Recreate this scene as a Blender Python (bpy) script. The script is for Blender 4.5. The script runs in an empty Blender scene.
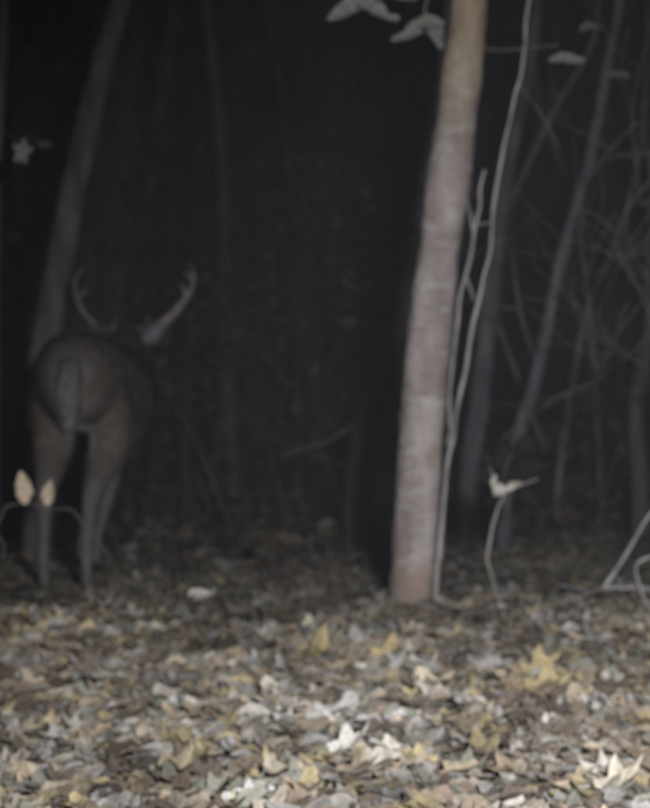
import bpy, math, random
from mathutils import Vector, noise, Matrix
random.seed(7)
R=random.random
def U(a,b): return a+(b-a)*R()
scene=bpy.context.scene
F=1960.0; CAMZ=1.0; HY=330.0
def W(x,y,d):           # point standing at distance d (metres along +Y) in the clearing
    return Vector(((x-325)*d/F, d, CAMZ-(y-HY)*d/F))
def gz(x,y):
    b=0
    if y>6.9:
        t=y-6.9
        b=-0.045*t if t<6 else (-0.27-0.01*(min(t,60)-6))
    if y>55:
        t=min(1,(y-55)/60); b+=30*t*t*(3-2*t)  # added far hill, made up to block the sky between trunks
    n=noise.noise(Vector((x*.55,y*.55,0)))*.035+noise.noise(Vector((x*2.1,y*2.1,3)))*.018
    return b+n
class MB:
    def __init__(s): s.v=[];s.f=[];s.c=[];s.m=[]
    def tube(s,pts,rad,n=8,sub=4,col=(1,1,1),jit=0,mat=0,cap=True):
        pts=[Vector(p) for p in pts]
        P=[];Q=[]
        N=len(pts)
        for i in range(N-1):
            p0=pts[max(i-1,0)];p1=pts[i];p2=pts[i+1];p3=pts[min(i+2,N-1)]
            for k in range(sub):
                t=k/sub
                P.append(.5*((2*p1)+(p2-p0)*t+(2*p0-5*p1+4*p2-p3)*t*t+(3*p1-p0-3*p2+p3)*t**3))
                Q.append(rad[i]*(1-t)+rad[i+1]*t)
        P.append(pts[-1]);Q.append(rad[-1])
        base=len(s.v); M=len(P)
        T=(P[1]-P[0]).normalized()
        a=T.orthogonal().normalized()
        for i in range(M):
            T=(P[min(i+1,M-1)]-P[max(i-1,0)]).normalized()
            a=(a-T*a.dot(T)).normalized(); b=T.cross(a)
            for k in range(n):
                an=2*math.pi*k/n
                r=Q[i]
                d=a*math.cos(an)+b*math.sin(an)
                if jit:
                    q=P[i]+d*r
                    r*=1+jit*noise.noise(Vector((q.x*14,q.y*14,q.z*5)))+jit*.6*noise.noise(Vector((q.x*40,q.y*40,q.z*14)))
                s.v.append(P[i]+d*r); s.c.append(col)
        for i in range(M-1):
            for k in range(n):
                s.f.append((base+i*n+k,base+i*n+(k+1)%n,base+(i+1)*n+(k+1)%n,base+(i+1)*n+k)); s.m.append(mat)
        if cap:
            s.f.append(tuple(base+(M-1)*n+k for k in range(n))); s.m.append(mat)
            s.f.append(tuple(base+k for k in reversed(range(n)))); s.m.append(mat)
        return P
    def leaf(s,c,L,wd,nrm,ang,col,curl=.3,lobes=0,mat=0):
        nrm=Vector(nrm).normalized()
        if isinstance(ang,tuple):
            d=Vector(ang); d=(d-nrm*d.dot(nrm)).normalized()
        else:
            u=nrm.orthogonal().normalized(); v=nrm.cross(u)
            d=u*math.cos(ang)+v*math.sin(ang)
        e=nrm.cross(d)
        base=len(s.v); n=16 if lobes else 10
        s.v.append(Vector(c)-nrm*curl*L*.12); s.c.append(tuple(x*.8 for x in col))
        for k in range(n):
            an=2*math.pi*k/n
            r=1+ (.34*math.cos(lobes*an) if lobes else 0)+U(-.08,.08)
            px=math.cos(an)*r; py=math.sin(an)*r
            if not lobes: py*=(1-.25*px)*(1-.5*abs(px))*1.15
            h=curl*L*(.45*py*py+.35*px*px*(1 if px>0 else -.4)+U(-.08,.08))
            s.v.append(Vector(c)+d*px*L*.5+e*py*wd*.5+nrm*h)
            q=U(.85,1.1); s.c.append(tuple(x*q for x in col))
        for k in range(n):
            s.f.append((base,base+1+k,base+1+(k+1)%n)); s.m.append(mat)
    def obj(s,name,mats,smooth=True,parent=None):
        me=bpy.data.meshes.new(name); me.from_pydata([tuple(p) for p in s.v],[],s.f)
        for m in (mats if isinstance(mats,list) else [mats]): me.materials.append(m)
        me.polygons.foreach_set('material_index',s.m)
        ca=me.color_attributes.new('Col','FLOAT_COLOR','POINT')
        fl=[]
        for c in s.c: fl+= [c[0],c[1],c[2],1]
        ca.data.foreach_set('color',fl)
        if smooth: me.polygons.foreach_set('use_smooth',[True]*len(me.polygons))
        me.update()
        o=bpy.data.objects.new(name,me); scene.collection.objects.link(o)
        if parent: o.parent=parent
        return o
def newmat(name,rough=.9):
    m=bpy.data.materials.new(name); m.use_nodes=True; nt=m.node_tree
    b=nt.nodes['Principled BSDF']; b.inputs['Roughness'].default_value=rough
    b.inputs['Specular IOR Level'].default_value=.05
    return m,nt,b
def N(nt,t,**k):
    n=nt.nodes.new(t)
    for a,b in k.items(): setattr(n,a,b)
    return n
def noise_n(nt,scale,vec,detail=4,rough=.6):
    n=N(nt,'ShaderNodeTexNoise'); n.inputs['Scale'].default_value=scale
    n.inputs['Detail'].default_value=detail; n.inputs['Roughness'].default_value=rough
    nt.links.new(vec,n.inputs['Vector']); return n.outputs['Fac']
def mapping(nt,sc):
    tc=N(nt,'ShaderNodeTexCoord'); mp=N(nt,'ShaderNodeMapping'); mp.inputs['Scale'].default_value=sc
    nt.links.new(tc.outputs['Object'],mp.inputs['Vector']); return mp.outputs['Vector']
def ramp(nt,fac,stops):
    r=N(nt,'ShaderNodeValToRGB'); e=r.color_ramp.elements
    while len(e)<len(stops): e.new(.5)
    for i,(p,c) in enumerate(stops): e[i].position=p; e[i].color=(*c,1)
    nt.links.new(fac,r.inputs['Fac']); return r.outputs['Color']
def mix(nt,fac,a,b,mode='MIX'):
    m=N(nt,'ShaderNodeMix',data_type='RGBA',blend_type=mode)
    if isinstance(fac,(int,float)): m.inputs[0].default_value=fac
    else: nt.links.new(fac,m.inputs[0])
    for i,s in ((6,a),(7,b)):
        if isinstance(s,tuple): m.inputs[i].default_value=(*s,1)
        else: nt.links.new(s,m.inputs[i])
    return m.outputs[2]
def bump(nt,b,h,st,dist):
    n=N(nt,'ShaderNodeBump'); n.inputs['Strength'].default_value=st; n.inputs['Distance'].default_value=dist
    nt.links.new(h,n.inputs['Height']); nt.links.new(n.outputs[0],b.inputs['Normal'])
def bark(name,c1,c2,c3,sc=12):
    m,nt,b=newmat(name); v=mapping(nt,(1,1,.25)); f=noise_n(nt,sc,v,4,.65)
    col=ramp(nt,f,[(.3,c1),(.52,c2),(.72,c3)])
    nt.links.new(col,b.inputs['Base Color']); bump(nt,b,noise_n(nt,sc*4,v,3),.5,.01); return m
def vcol(name,rough=.85):
    m,nt,b=newmat(name,rough); a=N(nt,'ShaderNodeVertexColor',layer_name='Col')
    v=mapping(nt,(1,1,1)); f=noise_n(nt,60,v,3)
    col=mix(nt,1.0,a.outputs[0],ramp(nt,f,[(.3,(.65,.63,.6)),(.7,(1.15,1.15,1.15))]),'MULTIPLY')
    nt.links.new(col,b.inputs['Base Color']); return m
M_leaf=vcol('dry_leaf',.9)
M_grass=vcol('grass_blades')
M_barkdark=bark('dark_bark',(.04,.038,.04),(.07,.067,.072),(.115,.11,.115))
M_barkmid=bark('mid_bark',(.045,.042,.048),(.088,.084,.093),(.15,.145,.155))
M_barkfar=bark('far_bark',(.035,.032,.03),(.06,.055,.05),(.10,.095,.09))
M_vine=bark('vine_bark',(.14,.137,.132),(.29,.285,.28),(.44,.43,.42),25)
M_twig=bark('twig_bark',(.06,.056,.052),(.12,.112,.105),(.21,.20,.19),25)
M_main,nt,b=newmat('smooth_trunk_bark')
v=mapping(nt,(1,1,.35)); v2=mapping(nt,(1,1,2.2))
f=noise_n(nt,9,v,6,.6)
c=ramp(nt,f,[(.3,(.20,.175,.165)),(.5,(.31,.275,.26)),(.7,(.41,.38,.365))])
band=noise_n(nt,4.5,v2,3,.5)
c=mix(nt,ramp(nt,band,[(.5,(0,0,0)),(.72,(.5,.5,.5))]),c,(.18,.135,.10))
blot=noise_n(nt,22,v2,5,.7)
c=mix(nt,ramp(nt,blot,[(.52,(0,0,0)),(.62,(.5,.5,.5))]),c,(.17,.155,.15))
c=mix(nt,ramp(nt,noise_n(nt,7,v2,4,.6),[(.55,(0,0,0)),(.66,(.5,.5,.5))]),c,(.46,.455,.455))
tc=N(nt,'ShaderNodeTexCoord'); sp=N(nt,'ShaderNodeSeparateXYZ'); nt.links.new(tc.outputs['Object'],sp.inputs[0])
mr=N(nt,'ShaderNodeMapRange'); mr.inputs[1].default_value=1.55; mr.inputs[2].default_value=2.1; mr.inputs[3].default_value=0; mr.inputs[4].default_value=.7
nt.links.new(sp.outputs[2],mr.inputs[0])
warm=ramp(nt,noise_n(nt,14,v,5),[(.35,(.18,.125,.07)),(.65,(.40,.32,.20))])
c=mix(nt,mr.outputs[0],c,warm)
mr=N(nt,'ShaderNodeMapRange'); mr.inputs[1].default_value=.25; mr.inputs[2].default_value=0.0; mr.inputs[3].default_value=0; mr.inputs[4].default_value=.7
nt.links.new(sp.outputs[2],mr.inputs[0])
c=mix(nt,mr.outputs[0],c,ramp(nt,noise_n(nt,12,v),[(.4,(.15,.135,.125)),(.62,(.27,.16,.10))]))
nt.links.new(c,b.inputs['Base Color']); bump(nt,b,noise_n(nt,35,v2,5),.8,.015)
M_ground,nt,b=newmat('leaf_litter_soil',.95)
v=mapping(nt,(1,1,1)); f=noise_n(nt,16,v,6,.7)
c=ramp(nt,f,[(.3,(.055,.048,.042)),(.5,(.10,.088,.075)),(.68,(.18,.165,.14))])
nt.links.new(c,b.inputs['Base Color']); bump(nt,b,noise_n(nt,30,v,6,.7),1,.02)

def grid_axis(lo,hi,dlo,dhi,step,grow=1.25):
    a=[];x=dlo
    while x<dhi: a.append(x); x+=step
    st=step;x=a[-1]
    while x<hi: st*=grow; x+=st; a.append(x)
    st=step;x=dlo;pre=[]
    while x>lo: st*=grow; x-=st; pre.append(x)
    return pre[::-1]+a
xs=grid_axis(-200,200,-3,3,.07); ys=grid_axis(-60,320,3,11,.07,1.15)
g=MB()
for y in ys:
    for x in xs:
        g.v.append(Vector((x,y,gz(x,y)))); g.c.append((1,1,1))
nx=len(xs)
for j in range(len(ys)-1):
    for i in range(nx-1):
        g.f.append((j*nx+i,j*nx+i+1,(j+1)*nx+i+1,(j+1)*nx+i)); g.m.append(0)
g.obj('forest_ground',M_ground)
# ---------------- leaf litter
pal=[((.50,.48,.44),3),((.39,.385,.375),5),((.38,.32,.24),3.5),((.42,.36,.22),2),((.25,.205,.16),5),((.15,.125,.105),3.5),((.23,.235,.20),3),((.33,.295,.245),5)]
cols=[p[0] for p in pal]; wts=[p[1] for p in pal]
L=MB()
def litter(n,x0,x1,y0,y1,s0,s1,dark):
    for _ in range(n):
        x=U(x0,x1);y=U(y0,y1)
        k=noise.noise(Vector((x*1.6,y*1.6,9)))
        k2=noise.noise(Vector((x*4,y*4,2)))
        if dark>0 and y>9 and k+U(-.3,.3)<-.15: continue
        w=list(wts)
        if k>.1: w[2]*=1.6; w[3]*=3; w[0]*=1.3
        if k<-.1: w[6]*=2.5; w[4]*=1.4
        c=random.choices(cols,w)[0]; q=U(.85,1.1)*(1-dark*min(1,max(0,(y-6.1-k*.9)/1.1)))*(1+.8*k2)  # far leaves darkened in colour, on top of the lamp's own falloff
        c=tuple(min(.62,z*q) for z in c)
        l=U(s0,s1)
        tilt=.33
        L.leaf((x,y,gz(x,y)+U(.003,.028)),l,l*U(.5,.95),(U(-tilt,tilt),U(-tilt,tilt)-.08,1),U(0,6.28),c,U(-.45,.65),random.choice([0,0,3,5,5]))
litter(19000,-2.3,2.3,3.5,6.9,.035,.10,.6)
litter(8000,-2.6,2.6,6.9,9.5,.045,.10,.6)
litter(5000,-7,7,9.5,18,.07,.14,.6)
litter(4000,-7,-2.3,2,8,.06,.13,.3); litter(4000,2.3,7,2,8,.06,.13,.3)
p=W(309,632,6.45); L.leaf(p,.12,.06,(0.2,-1,.1),(0,0,1),(.50,.48,.38),.2)
def flat(x,y,s,c,lob=0):
    d=F*(CAMZ-.03)/(y-HY); q=W(x,y,d); L.leaf((q.x,q.y,gz(q.x,q.y)+.035),s,s*.6,(U(-.3,.3),-.3,1),(1,U(-.9,.9),0),c,.6,lob)
for a in [(200,604,.12,(.55,.54,.51)),(385,760,.09,(.45,.43,.38)),(350,745,.10,(.55,.54,.5),5),(175,772,.12,(.38,.33,.23),5),(155,632,.08,(.42,.40,.33)),(620,785,.11,(.5,.46,.38),5),(540,668,.12,(.43,.36,.21),5),(545,690,.12,(.40,.34,.2),5),(390,655,.11,(.38,.32,.18),5),(315,655,.15,(.40,.35,.19),5),(275,690,.08,(.5,.48,.4),3),(430,690,.10,(.50,.45,.35),3),(55,630,.08,(.35,.34,.31)),(180,745,.09,(.36,.31,.2),5)]:
    flat(*a)
L.obj('leaf_litter',M_leaf,smooth=False)
G=MB()
for _ in range(3000):
    x=U(-3,3);y=U(6.5,10.5)
    if noise.noise(Vector((x*1.3,y*1.3,4)))<-.05: continue
    z=gz(x,y);h=U(.03,.10);dx=U(-.05,.05);dy=U(-.04,.04);w=U(.002,.004)
    i=len(G.v); c=random.choice([(.06,.08,.055),(.08,.09,.06),(.12,.11,.085)])
    for q in ((x-w,y,z-.01),(x+w,y,z-.01),(x+w*.7+dx*.4,y+dy*.4,z+h*.6),(x-w*.7+dx*.4,y+dy*.4,z+h*.6),(x+dx,y+dy,z+h)): G.v.append(Vector(q)); G.c.append(c)
    G.f+= [(i,i+1,i+2,i+3),(i+3,i+2,i+4)]; G.m+=[0,0]
G.obj('grass',M_grass)

def branches(mb,p,dirv,length,r,depth,leaves=0,lmat=1,up=.15,lcols=None,n=5,sub=3,minr=.002):
    pts=[p];rad=[r];d=dirv.normalized();k=4
    for i in range(k):
        d=(d+Vector((U(-.3,.3),U(-.3,.3),U(-.2,.25)+up*.3))).normalized()
        pts.append(pts[-1]+d*length/k); rad.append(max(minr,r*(1-.72*(i+1)/k)))
    mb.tube(pts,rad,n,sub)
    if depth>0:
        for i in range(1,k+1):
            for _ in range(random.choice([1,1,2])):
                a=Vector((U(-1,1),U(-1,1),U(-.4,.9))).normalized()
                branches(mb,pts[i],(d*.7+a).normalized(),length*U(.4,.65),rad[i]*.65,depth-1,leaves,lmat,up,lcols,max(3,n-1),2,minr)
    elif leaves:
        for _ in range(leaves):
            q=pts[random.randint(1,k)]+Vector((U(-.06,.06),U(-.06,.06),U(-.08,.02)))
            s=U(.06,.12)
            mb.leaf(q,s,s*.6,(U(-1,1),U(-1,1),U(-.3,1)),U(0,6),random.choice(lcols),.4,random.choice([0,5]),lmat)
autumn=[(.12,.10,.07),(.09,.08,.06),(.08,.08,.06),(.14,.13,.11)]
# ---------------- main tree
T=MB()
ctr=[(411,640,25),(411,606,23),(414,560,22),(418,480,22.3),(424,400,22.3),(433,300,22),(440,240,21),(448,185,23),(455,130,20),(461,80,20.5),(467,30,18.5),(471,-30,18)]
pts=[];rad=[]
for x,y,w in ctr: pts.append(W(x,y,7.1)); rad.append(w*7.1/F)
top=pts[-1]
ext=[(0.07,.02,.7),(.1,.1,1.5),(.2,.1,2.4),(.2,.15,3.4),(.3,.2,4.6)]
for i,(a,b_,c_) in enumerate(ext): pts.append(top+Vector((a,b_,c_))); rad.append(.06*(1-.17*(i+1)))
T.tube(pts,rad,32,16,jit=.09)
for i in range(13,17):
    for _ in range(3):
        a=Vector((U(-1,1),U(-1,1),U(.1,.8)))
        branches(T,pts[i],a,U(.9,1.7),.022,2,5,1,.3,autumn)
def pathbr(mb,l,r0,r1,n=6,mat=0,jit=0,sub=5):
    P=[W(*q) for q in l]; k=len(P)
    mb.tube(P,[r0+(r1-r0)*i/(k-1) for i in range(k)],n,sub,mat=mat,jit=jit)
pathbr(T,[(470,-40,7.1),(430,-45,6.9),(390,-30,6.6),(372,-12,6.4),(352,4,6.3)],.012,.002)
pathbr(T,[(430,-45,6.9),(432,-15,6.7),(425,8,6.6),(428,25,6.6)],.006,.002)
pale=(.19,.195,.19)
for x,y,s,dr,d in [(346,13,.13,(-1,0,-.45),6.3),(381,14,.10,(1,0,-.5),6.35),(362,3,.10,(-.6,0,.3),6.3),(385,-6,.1,(1,0,.2),6.4),(412,35,.12,(-1,0,-.6),6.6),(437,36,.10,(.3,0,-.9),6.6),(430,24,.11,(1,0,-.2),6.6),(408,-2,.09,(-1,0,-.2),6.6)]:
    T.leaf(W(x,y,d),s,s*.5,(U(-.3,.3),-.9,U(.2,.5)),dr,pale,.4,random.choice([0,3]),1)
T.obj('young_tree',[M_main,M_leaf])
# ---------------- vines
V=MB()
def wig(l,a=2.6):
    o=[]
    for i in range(len(l)-1):
        x0,y0,d0=l[i];x1,y1,d1=l[i+1]
        o.append(l[i]); o.append(((x0+x1)/2+U(-a,a),(y0+y1)/2,(d0+d1)/2))
    o.append(l[-1]); return o
pathbr(V,wig([(436,620,7.0),(437,575,7.0),(442,520,7.0),(448,460,7.0),(456,415,6.97),(466,370,6.95),(474,320,6.95),(484,275,6.95),(492,230,6.95),(496,190,6.95),(505,140,6.95),(515,95,6.95),(523,60,6.95),(526,20,6.95),(530,-40,6.95),(545,-200,7.1)]),.0085,.004,8,jit=.45,sub=7)
pathbr(V,wig([(440,560,7.06),(446,470,7.05),(450,420,7.03),(452,370,7.05),(458,320,7.02),(466,275,7.02),(474,235,7.0),(480,205,7.0),(485,170,7.0)]),.0072,.0045,8,jit=.45,sub=7)
pathbr(V,[(474,235,7.0),(470,212,7.03),(466,198,7.06)],.005,.003)
pathbr(V,[(478,225,7.0),(492,222,6.95)],.004,.003)
pathbr(V,[(466,275,7.02),(474,300,6.98)],.004,.003)
pathbr(V,[(456,415,6.97),(450,432,7.0),(447,446,7.03)],.005,.004)
V.obj('climbing_vine',M_vine)
V=MB()
pathbr(V,[(484,49,7.05),(505,50,7.0),(530,48,6.95),(557,45,6.9)],.004,.003)
pathbr(V,[(520,85,6.95),(545,120,6.9),(560,150,6.9)],.002,.0015)
V.leaf(W(566,62,6.9),.13,.07,(.1,-.7,.7),(1,0,-.1),(.17,.18,.18),.4,0,1)
V.leaf(W(592,30,7.3),.10,.06,(.1,-.6,.8),(1,0,.3),(.10,.11,.11),.4,0,1)
V.leaf(W(618,78,7.3),.10,.06,(.1,-.6,.8),(1,0,-.3),(.08,.09,.09),.4,0,1)
V.obj('vine_twig',[M_twig,M_leaf])
# ---------------- small sapling with cupped leaf
S=MB()
pathbr(S,wig([(500,625,6.95),(499,600,6.95),(492,578,6.95),(487,560,6.95),(491,535,6.95),(496,515,6.95),(503,498,6.95),(508,488,6.95)],1.2),.005,.0035,jit=.4)
pathbr(S,[(503,498,6.95),(494,480,6.97),(490,466,7)],.003,.0015)
pathbr(S,[(508,490,6.95),(524,484,6.9),(538,479,6.9)],.003,.002)
S.leaf(W(501,491,6.9),.07,.04,(.2,-.8,.3),(1,0,.25),(.50,.48,.44),.9,3,1)
S.leaf(W(515,487,6.9),.065,.03,(-.3,-.8,.3),(1,0,.3),(.42,.40,.36),.9,0,1)
S.leaf(W(495,482,6.9),.05,.025,(-.3,-.8,.3),(0.2,0,1),(.45,.43,.39),.9,0,1)
for _ in range(12):
    S.leaf(W(U(490,535),U(440,482),U(6.98,7.1)),U(.06,.12),.06,(U(-.5,.5),-.7,U(-.3,.5)),(U(-1,1),0,U(-1,1)),(.02,.019,.018),.9,random.choice([0,3]),1)
S.obj('sapling',[M_vine,M_leaf])
# ---------------- fallen branch at right
B=MB()
pathbr(B,wig([(505,612,7.0),(535,606,6.95),(570,600,6.9),(605,588,6.8),(640,588,6.75),(690,592,6.7),(760,600,6.6)],1.5),.004,.008,8,jit=.4)
pathbr(B,wig([(604,588,6.8),(615,572,6.8),(630,548,6.8),(645,522,6.8),(662,500,6.8),(690,470,6.8)],1),.0075,.005,8,jit=.4)
pathbr(B,[(660,555,6.7),(642,560,6.7),(636,568,6.7),(641,590,6.7),(650,606,6.7),(670,612,6.7)],.006,.004,8,jit=.3)
pathbr(B,[(570,600,6.9),(590,592,6.88),(560,585,6.9)],.003,.002)
B.obj('fallen_branch',M_vine)
# ---------------- left foreground sapling
S=MB()
pathbr(S,wig([(-40,640,6.4),(-25,570,6.4),(-8,530,6.4),(6,507,6.4),(24,502,6.4),(48,508,6.4),(72,510,6.45),(98,540,6.5),(118,576,6.6),(140,614,6.8)],2),.0035,.002,jit=.2)
pathbr(S,[(-8,530,6.4),(4,545,6.4),(2,560,6.4)],.003,.002)
S.leaf(W(23,488,6.38),.115,.055,(.25,-1,.1),(-.15,0,1),(.56,.47,.37),.5,0,1)
S.leaf(W(50,493,6.38),.09,.045,(-.2,-1,.1),(.15,0,1),(.53,.44,.34),.5,0,1)
S.obj('sapling',[M_twig,M_leaf])
S=MB()
pathbr(S,[(-20,120,7.6),(0,130,7.6),(22,142,7.6),(40,138,7.6)],.002,.0015)
S.leaf(W(22,152,7.55),.085,.065,(.2,-1,.2),(.2,0,1),(.24,.26,.255),.4,5,1)
S.leaf(W(45,145,7.55),.06,.03,(.2,-1,.2),(1,0,0),(.08,.09,.09),.4,0,1)
pathbr(S,[(-20,120,7.6),(-60,60,7.7),(-70,-40,7.8)],.006,.004)
S.obj('hanging_twig',[M_twig,M_leaf])

def bgtree(name,l,w0,w1,d,mat,arms=(),h=4):
    mb=MB(); P=[W(x,y,d) for x,y in l]
    b0=P[0].copy(); b0.z=gz(b0.x,b0.y)-.1
    P=[b0]+P
    dirv=(P[-1]-P[-2]).normalized()
    P.append(P[-1]+dirv*h*.5+Vector((U(-.1,.1),0,.2))); P.append(P[-1]+dirv*h*.5+Vector((U(-.2,.2),0,.6)))
    k=len(P); r0=w0*d/F/2; r1=w1*d/F/2
    rr=[r0*1.15]+[r0+(r1-r0)*i/(k-4) for i in range(k-3)]+[r1*.6,r1*.25]
    mb.tube(P,rr,12,6,jit=.1)
    for i in range(k-2,k):
        for _ in range(3): branches(mb,P[i],Vector((U(-1,1),U(-1,1),U(.2,1))),U(.8,1.6),r1*.35,2,2,1,.3,autumn)
    for a,ra,rb in arms:
        Q=[W(x,y,d+.1) for x,y in a]; kk=len(Q)
        mb.tube(Q,[(ra+(rb-ra)*i/(kk-1))*d/F/2 for i in range(kk)],7,4)
        for q in Q[1:]:
            branches(mb,q,Vector((U(-1,1),U(-.6,.6),U(-.3,.8))),U(.3,.7),.006,1)
    return mb.obj(name,[mat,M_leaf])
bgtree('bare_tree',[(40,400),(50,320),(62,250),(76,180),(95,95),(110,40),(127,-20)],34,22,9.8,M_barkmid)
bgtree('bare_tree',[(-8,400),(-6,200),(-1,80),(4,-20)],14,16,8.9,M_barkmid)
bgtree('bare_tree',[(505,500),(520,430),(538,370),(560,265),(582,190),(600,110),(612,40),(622,-20)],15,10,9.6,M_barkmid,[([(538,370),(520,310),(512,250)],5,2),([(582,190),(610,150),(640,120)],4,2)])
bgtree('bare_tree',[(470,470),(480,400),(490,300),(498,230),(510,150),(525,90),(540,-20)],22,13,11.0,M_barkmid,[([(498,230),(530,160),(560,100),(590,50),(600,0)],9,5),([(490,300),(515,370),(545,450)],8,4)])
bgtree('bare_tree',[(358,480),(370,410),(390,350),(408,290),(418,230),(440,120),(455,-20)],26,20,11.5,M_barkmid,[([(370,410),(330,440),(285,455)],6,3)])
bgtree('bare_tree',[(640,480),(636,400),(650,330),(655,200),(660,-20)],18,14,11.5,M_barkdark)
bgtree('bare_tree',[(235,480),(225,300),(222,150),(205,-20)],16,12,15,M_barkdark)
bgtree('bare_tree',[(560,470),(585,320),(612,250),(640,150),(650,0)],8,5,12,M_barkmid)
bgtree('bare_tree',[(600,470),(590,320),(575,200),(540,110),(530,-20)],6,5,12.5,M_barkmid)
S=MB()
pathbr(S,[(690,480,9),(668,380,9),(645,300,9),(622,262,9),(617,235,9),(630,205,9),(655,176,9)],.008,.006)
pathbr(S,[(617,235,9),(595,214,9),(575,212,9)],.005,.003)
pathbr(S,[(690,480,9),(700,300,9),(670,170,9),(630,155,9),(605,160,9)],.008,.003)
pathbr(S,[(645,300,9),(620,330,9),(600,380,9)],.004,.002)
b1=W(690,480,9); S.tube([(b1.x+.05,9,gz(b1.x,9)-.05),b1],[.012,.008],6,4)
for q in [(622,262,9),(668,380,9),(700,300,9),(640,205,9),(600,380,9)]:
    for _ in range(3): branches(S,W(*q),Vector((U(-1,1),U(-.7,.7),U(-.2,1))),U(.4,.9),.005,1)
o=S.obj('bare_shrub',[M_twig,M_leaf])
S=MB()
for _ in range(80):
    d=U(11.5,19); x=U(-.24,.24)*d; p=Vector((x,d,gz(x,d)-.05))
    lc=[(.06,.05,.03),(.05,.05,.035),(.08,.065,.045)]
    branches(S,p,Vector((U(-.6,.6),U(-.4,.4),1)),U(1.2,3.4),U(.006,.014),2,random.choice([0,0,0,1]),1,.3,lc,4,2,.0018)
S.obj('undergrowth',[M_barkdark,M_leaf])
S=MB()
for cx,cy,d,n,rr in [(250,320,13,200,.6),(300,220,15,130,.6),(330,170,16,120,.7),(170,380,12.5,90,.35),(560,480,12,140,.5),(265,550,8.6,30,.09),(200,480,13,110,.5)]:
    c0=W(cx,cy,d)
    for _ in range(n):
        q=c0+Vector((random.gauss(0,rr*.5),random.gauss(0,rr*.4),random.gauss(0,rr*.55)))
        q.z=max(q.z,gz(q.x,q.y)+.01); s=U(.05,.11)
        S.leaf(q,s,s*.55,(U(-1,1),U(-1,.2),U(-.3,1)),U(0,6),random.choice([(.08,.055,.035),(.05,.045,.03),(.11,.075,.045),(.05,.05,.04)]),.5,0,1)
    for _ in range(5):
        b0=Vector((c0.x+U(-.3,.3),c0.y+U(-.2,.2),gz(c0.x,c0.y)-.05)); t=c0+Vector((U(-.5,.5)*rr,U(-.3,.3)*rr,U(-.2,.5)*rr))
        S.tube([b0,(b0+t)/2+Vector((U(-.1,.1)*rr,0,0)),t],[.009,.006,.002],5,5)
S.obj('dead_leaf_brush',[M_barkfar,M_leaf])
S=MB()
for _ in range(190):
    d=U(15,50); x=U(-.40,.40)*d; z=gz(x,d)
    p=Vector((x,d,z-.2)); ln=Vector((U(-.15,.15),U(-.1,.1),1)); h=U(9,15); r=U(.06,.2)
    S.tube([p,p+ln*h*.3,p+ln*h*.65+Vector((U(-.2,.2),0,0)),p+ln*h],[r,r*.85,r*.6,.02],6,2)
    for _ in range(3): branches(S,p+ln*h*U(.08,.9),Vector((U(-1,1),U(-1,1),U(.1,1))),U(1,2.5),r*.25,1,1,1,.2,[(.05,.045,.03)],4,1,.004)
S.obj('distant_trees',[M_barkfar,M_leaf])

# ================= DEER =================
D=MB()
def loft(st,n=24,sq=2.2):
    base=len(D.v)
    K=[];m=4
    for i in range(len(st)-1):
        for k in range(m):
            t=k/m; p0=st[max(i-1,0)];p1=st[i];p2=st[i+1];p3=st[min(i+2,len(st)-1)]
            K.append([.5*(2*b+(c-a)*t+(2*a-5*b+4*c-d)*t*t+(3*b-a-3*c+d)*t**3) for a,b,c,d in zip(p0,p1,p2,p3)])
    K.append(list(st[-1]))
    for (x,y,z,w,h,tl) in K:
        for k in range(n):
            a=2*math.pi*k/n; ca=math.cos(a);sa=math.sin(a)
            px=math.copysign(abs(ca)**(2/sq),ca)*w; pz=math.copysign(abs(sa)**(2/sq),sa)*h
            D.v.append(Vector((x+px,y-pz*math.sin(tl),z+pz*math.cos(tl)))); D.c.append((1,1,1))
    M=len(K)
    for i in range(M-1):
        for k in range(n): D.f.append((base+i*n+k,base+i*n+(k+1)%n,base+(i+1)*n+(k+1)%n,base+(i+1)*n+k)); D.m.append(0)
    D.f.append(tuple(base+(M-1)*n+k for k in range(n))); D.m.append(0)
    D.f.append(tuple(base+k for k in reversed(range(n)))); D.m.append(0)
loft([(0,-.30,.86,.04,.05,0),(0,-.27,.87,.10,.11,0),(0,-.20,.875,.15,.165,0),(0,-.08,.87,.185,.195,0),(0,.08,.865,.20,.20,0),(0.01,.30,.83,.205,.205,0),(0.01,.52,.79,.21,.225,0),(0,.74,.775,.20,.24,0),(0,.92,.80,.16,.225,0),(0,1.05,.84,.11,.17,0),(0,1.10,.85,.06,.10,0)])
HX=-.018; HZ=-.03
loft([(0,.86,.88,.12,.17,-.6),(0,1.0,.94,.105,.14,-.6),(HX,1.14,.98,.085,.11,-.5),(HX,1.26,1.03+HZ,.07,.085,-.3),(HX,1.33,1.04+HZ,.065,.075,.1),(HX,1.42,1.02+HZ,.068,.075,.3),(HX,1.50,.975+HZ,.05,.06,.45),(HX,1.58,.925+HZ,.035,.042,.5),(HX,1.64,.89+HZ,.03,.032,.5),(HX,1.66,.875+HZ,.015,.018,.5)])
def hind(s,hx,hy):
    D.tube([(s*.09,-.10,.86),(s*.11,-.05,.74),(s*.115,-.04,.62),(s*.10+hx*.3,-.13,.50),(s*.095+hx*.6,-.19+hy*.5,.41),(s*.09+hx*.75,-.175+hy*.7,.30),(s*.09+hx,-.15+hy,.13),(s*.09+hx,-.12+hy,.07),(s*.09+hx,-.09+hy,.03),(s*.09+hx,-.07+hy,-.01)],
      [.09,.10,.085,.055,.036,.026,.023,.027,.028,.032],14,5)
hind(-1,-.05,.02); hind(1,-.045,-.04)
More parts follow.
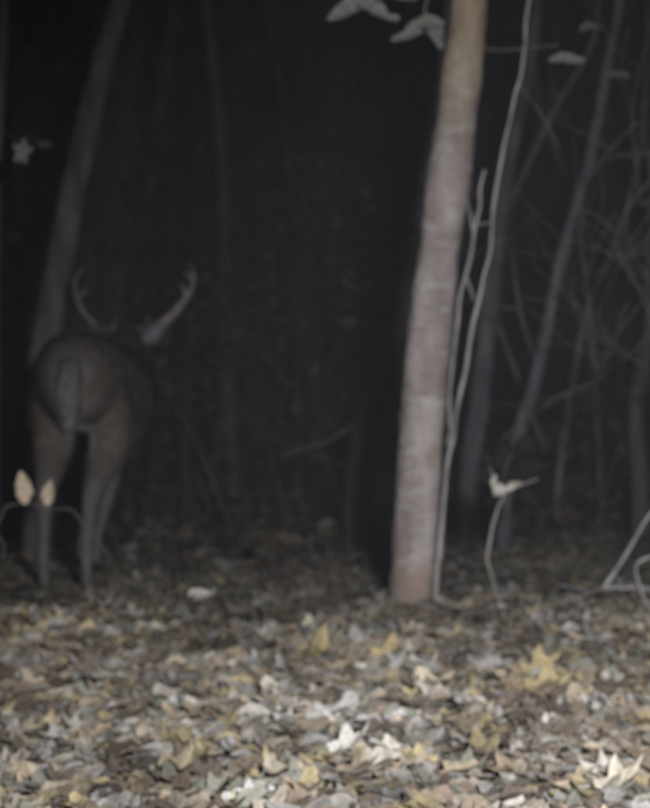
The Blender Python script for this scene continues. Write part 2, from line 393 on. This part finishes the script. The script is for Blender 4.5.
def fore(s,hx,hy):
    D.tube([(s*.09,.82,.78),(s*.085+hx*.2,.80,.62),(s*.07+hx*.5,.84,.52),(s*.06+hx*.7,.84+hy*.4,.34),(s*.05+hx*.9,.84+hy*.8,.18),(s*.05+hx,.85+hy,.07),(s*.05+hx,.88+hy,.03),(s*.05+hx,.90+hy,-.05)],
      [.09,.07,.045,.034,.022,.026,.028,.032],12,5)
fore(-1,-.12,.06); fore(1,-.13,-.08)
loft([(0,-.27,.96,.03,.02,1.2),(0,-.31,.92,.042,.022,1.2),(0,-.335,.84,.05,.024,1.5),(0,-.335,.76,.045,.022,1.5),(0,-.325,.70,.02,.012,1.5)],14)
for s in (-1,1):
    D.tube([(HX+s*.055,1.31,1.06+HZ),(HX+s*.09,1.29,1.075+HZ),(HX+s*.13,1.27,1.095+HZ),(HX+s*.16,1.26,1.115+HZ),(HX+s*.185,1.255,1.135+HZ)],[.018,.033,.038,.025,.006],10,4)
DX,DY=-.955,7.75
dz=gz(DX,DY-.2)
M_fur,nt,b=newmat('deer_fur',1.0)
b.inputs['Specular IOR Level'].default_value=0
v=mapping(nt,(1,1,1)); f1=noise_n(nt,9,v,5,.6); vf=mapping(nt,(1,1,.3)); f2=noise_n(nt,90,vf,4,.7)
c=ramp(nt,f1,[(.3,(.072,.063,.056)),(.7,(.135,.118,.104))])
c=mix(nt,1.,c,ramp(nt,f2,[(.3,(.5,.5,.5)),(.7,(1.4,1.4,1.4))]),'MULTIPLY')
a=N(nt,'ShaderNodeVertexColor',layer_name='Fur')
sr=N(nt,'ShaderNodeSeparateColor'); nt.links.new(a.outputs[0],sr.inputs[0])
c=mix(nt,sr.outputs[0],c,(.27,.28,.33)); c=mix(nt,sr.outputs[1],c,(.125,.12,.115)); c=mix(nt,sr.outputs[2],c,(.03,.026,.024))
nt.links.new(c,b.inputs['Base Color']); bump(nt,b,f2,1,.015)
parent=bpy.data.objects.new('white_tailed_deer',None); scene.collection.objects.link(parent)
tmp=D.obj('tmp_body',M_fur)
md=tmp.modifiers.new('r','REMESH'); md.mode='VOXEL'; md.voxel_size=.011; md.use_smooth_shade=True
md=tmp.modifiers.new('s','SMOOTH'); md.factor=.6; md.iterations=6
dg=bpy.context.evaluated_depsgraph_get()
me=bpy.data.meshes.new_from_object(tmp.evaluated_get(dg)); bpy.data.objects.remove(tmp)
me.name='body'
for ca in list(me.color_attributes): me.color_attributes.remove(ca)
ca=me.color_attributes.new('Fur','FLOAT_COLOR','POINT')
def ss(a,b,x):
    t=max(0,min(1,(x-a)/(b-a))); return t*t*(3-2*t)
fl=[]
for vx in me.vertices:
    x,y,z=vx.co; nn=noise.noise(Vector((x*12,y*12,z*12)))*.05
    w=1.0*(1-ss(.015,.085,abs(x)+nn))*ss(.50,.60,z)*(1-ss(.66,.76,z+nn))*(1-ss(-.12,-.02,y))
    w=max(w,.22*(1-ss(.01,.13,abs(x)+nn*2))*(1-ss(-.2,-.1,y))*ss(.7,.8,z)*(1-ss(.9,1.05,z)))
    w=max(w,.4*(1-ss(.60,.66,z+nn))*ss(.5,.55,z)*(1 if .1<y<.9 else 0))
    if y<0 and z<.55: w=max(w,.35*(1-ss(.1,.55,z))*(.6+6*nn))
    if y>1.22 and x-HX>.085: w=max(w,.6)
    l=(1-ss(.45,.62,z))*.8
    h=1 if z<.035 else 0
    fl+=[max(0,min(1,w)),l,h,1]
ca.data.foreach_set('color',fl)
me.polygons.foreach_set('use_smooth',[True]*len(me.polygons))
if not me.materials: me.materials.append(M_fur)
body=bpy.data.objects.new('body',me); scene.collection.objects.link(body); body.parent=parent
HM=MB()
me.calc_loop_triangles()
tris=me.loop_triangles
nv=[vx.normal.copy() for vx in me.vertices]
for _ in range(34000):
    t=tris[random.randrange(len(tris))]; i,j,k=t.vertices
    a1,b1=R(),R()
    if a1+b1>1: a1,b1=1-a1,1-b1
    p=me.vertices[i].co*(1-a1-b1)+me.vertices[j].co*a1+me.vertices[k].co*b1
    if p.z<.06: continue
    n_=nv[i]; flow=Vector((U(-.3,.3),-.55 if p.z>.7 else -.1,-.8)); flow=(flow-n_*flow.dot(n_)).normalized()
    s_=n_.cross(flow)*.0022; L_=U(.02,.042)*(1 if p.z>.5 else .5)
    q=U(.6,1.4); x_,y_,z_=p
    w=fl[4*i]; bs=Vector((.11,.096,.085))*(1-w)+Vector((.28,.29,.33))*w
    if z_<.5: bs=bs*.5+Vector((.12,.116,.112))*.5
    m0=len(HM.v); HM.v+= [p-s_,p+s_,p+flow*L_+n_*L_*.45]; HM.c+=[tuple(bs*q)]*3
    HM.f.append((m0,m0+1,m0+2)); HM.m.append(0)
HM.obj('coat_hair',M_grass,parent=parent)
A=MB()
M_ant=bark('antler_bone',(.11,.10,.085),(.20,.185,.165),(.30,.285,.26),20)
for s in (-1,1):
    b0=Vector((HX+s*.03,1.36,1.095+HZ))
    k=1 if s>0 else 1.0
    beam=[b0,b0+Vector((s*.045,-.03,.008)),b0+Vector((s*.115,-.07,.03)),b0+Vector((s*.18,-.06,.08)),b0+Vector((s*.235*k,.0,.155)),b0+Vector((s*.265*k,.07,.235)),b0+Vector((s*.258*k,.12,.30)),b0+Vector((s*.235*k,.16,.335))]
    if s<0: beam=[b0+(q-b0)*.93 for q in beam]
    th=1.1 if s>0 else .65
    A.tube(beam,[.021*th,.021*th,.021*th,.019*th,.016*th,.011*th,.008*th,.003],9,5,jit=.3)
    for i,v_ in (((4,(-.03*s,.03,.08)),(5,(-.055*s,.04,.06))) if s>0 else ((4,(.05,.03,.07)),)):
        p0=beam[i]; t=Vector(v_)
        A.tube([p0,p0+t*.5+Vector((s*.012,0,0)),p0+t],[.010*th,.007*th,.002],7,4)
    A.tube([beam[1],beam[1]+Vector((s*.01,.05,.03)),beam[1]+Vector((0,.10,.07))],[.01,.007,.002],7,4)
A.obj('antlers',M_ant,parent=parent)
parent.location=(DX,DY,dz-.012); parent.rotation_euler=(0,0,math.radians(-3)); parent.scale=(.97,.97,.97)

# ---------------- haze volume added to lift the blacks among the trees
m=bpy.data.materials.new('added_haze'); m.use_nodes=True; nt=m.node_tree
nt.nodes.remove(nt.nodes['Principled BSDF'])
vs=N(nt,'ShaderNodeVolumeScatter'); vs.inputs['Density'].default_value=.0034; vs.inputs['Color'].default_value=(.84,.88,1,1); vs.inputs['Anisotropy'].default_value=-.2
nt.links.new(vs.outputs[0],nt.nodes['Material Output'].inputs['Volume'])
me=bpy.data.meshes.new('added_haze')
X0,X1,Y0,Y1,Z0,Z1=-12,12,3.0,45,-2,9
me.from_pydata([(X0,Y0,Z0),(X1,Y0,Z0),(X1,Y1,Z0),(X0,Y1,Z0),(X0,Y0,Z1),(X1,Y0,Z1),(X1,Y1,Z1),(X0,Y1,Z1)],[],[(3,2,1,0),(4,5,6,7),(0,1,5,4),(1,2,6,5),(2,3,7,6),(3,0,4,7)])
me.materials.append(m); o=bpy.data.objects.new('added_haze',me); scene.collection.objects.link(o)
# ---------------- world and lights
w=bpy.data.worlds.new('World'); scene.world=w; w.use_nodes=True; nt=w.node_tree
bg=nt.nodes['Background']; sky=N(nt,'ShaderNodeTexSky',sky_type='NISHITA'); sky.sun_disc=False
sky.sun_elevation=math.radians(8); sky.sun_rotation=math.radians(200)
hs=N(nt,'ShaderNodeHueSaturation'); hs.inputs['Saturation'].default_value=.45
nt.links.new(sky.outputs[0],hs.inputs['Color'])
nt.links.new(hs.outputs[0],bg.inputs[0]); bg.inputs[1].default_value=.003
sl=bpy.data.lights.new('moonlight','SUN'); sl.energy=.01; sl.angle=math.radians(.5); sl.color=(.8,.88,1)
so=bpy.data.objects.new('moonlight',sl); scene.collection.objects.link(so); so.rotation_euler=(math.radians(55),0,math.radians(-20))
hl=bpy.data.lights.new('headlight','SPOT'); hl.energy=1600; hl.spot_size=math.radians(62); hl.spot_blend=1; hl.shadow_soft_size=.14; hl.color=(1,.98,.99)
ho=bpy.data.objects.new('headlight',hl); scene.collection.objects.link(ho)
ho.location=(.5,.3,1.55); tgt=Vector((.9,5.3,.25)); ho.rotation_euler=(tgt-ho.location).to_track_quat('-Z','Y').to_euler()
# ---------------- camera
cd=bpy.data.cameras.new('camera'); cd.sensor_fit='VERTICAL'; cd.sensor_height=36; cd.sensor_width=36
cd.lens=36*F/808; cd.shift_y=-(404-HY)/808; cd.clip_end=1000
cd.dof.use_dof=True; cd.dof.focus_distance=2.4; cd.dof.aperture_fstop=6.5
co=bpy.data.objects.new('camera',cd); scene.collection.objects.link(co); co.location=(0,0,CAMZ); co.rotation_euler=(math.radians(90),0,0)
scene.camera=co
scene.view_settings.view_transform='Standard'; scene.view_settings.look='None'; scene.view_settings.exposure=0
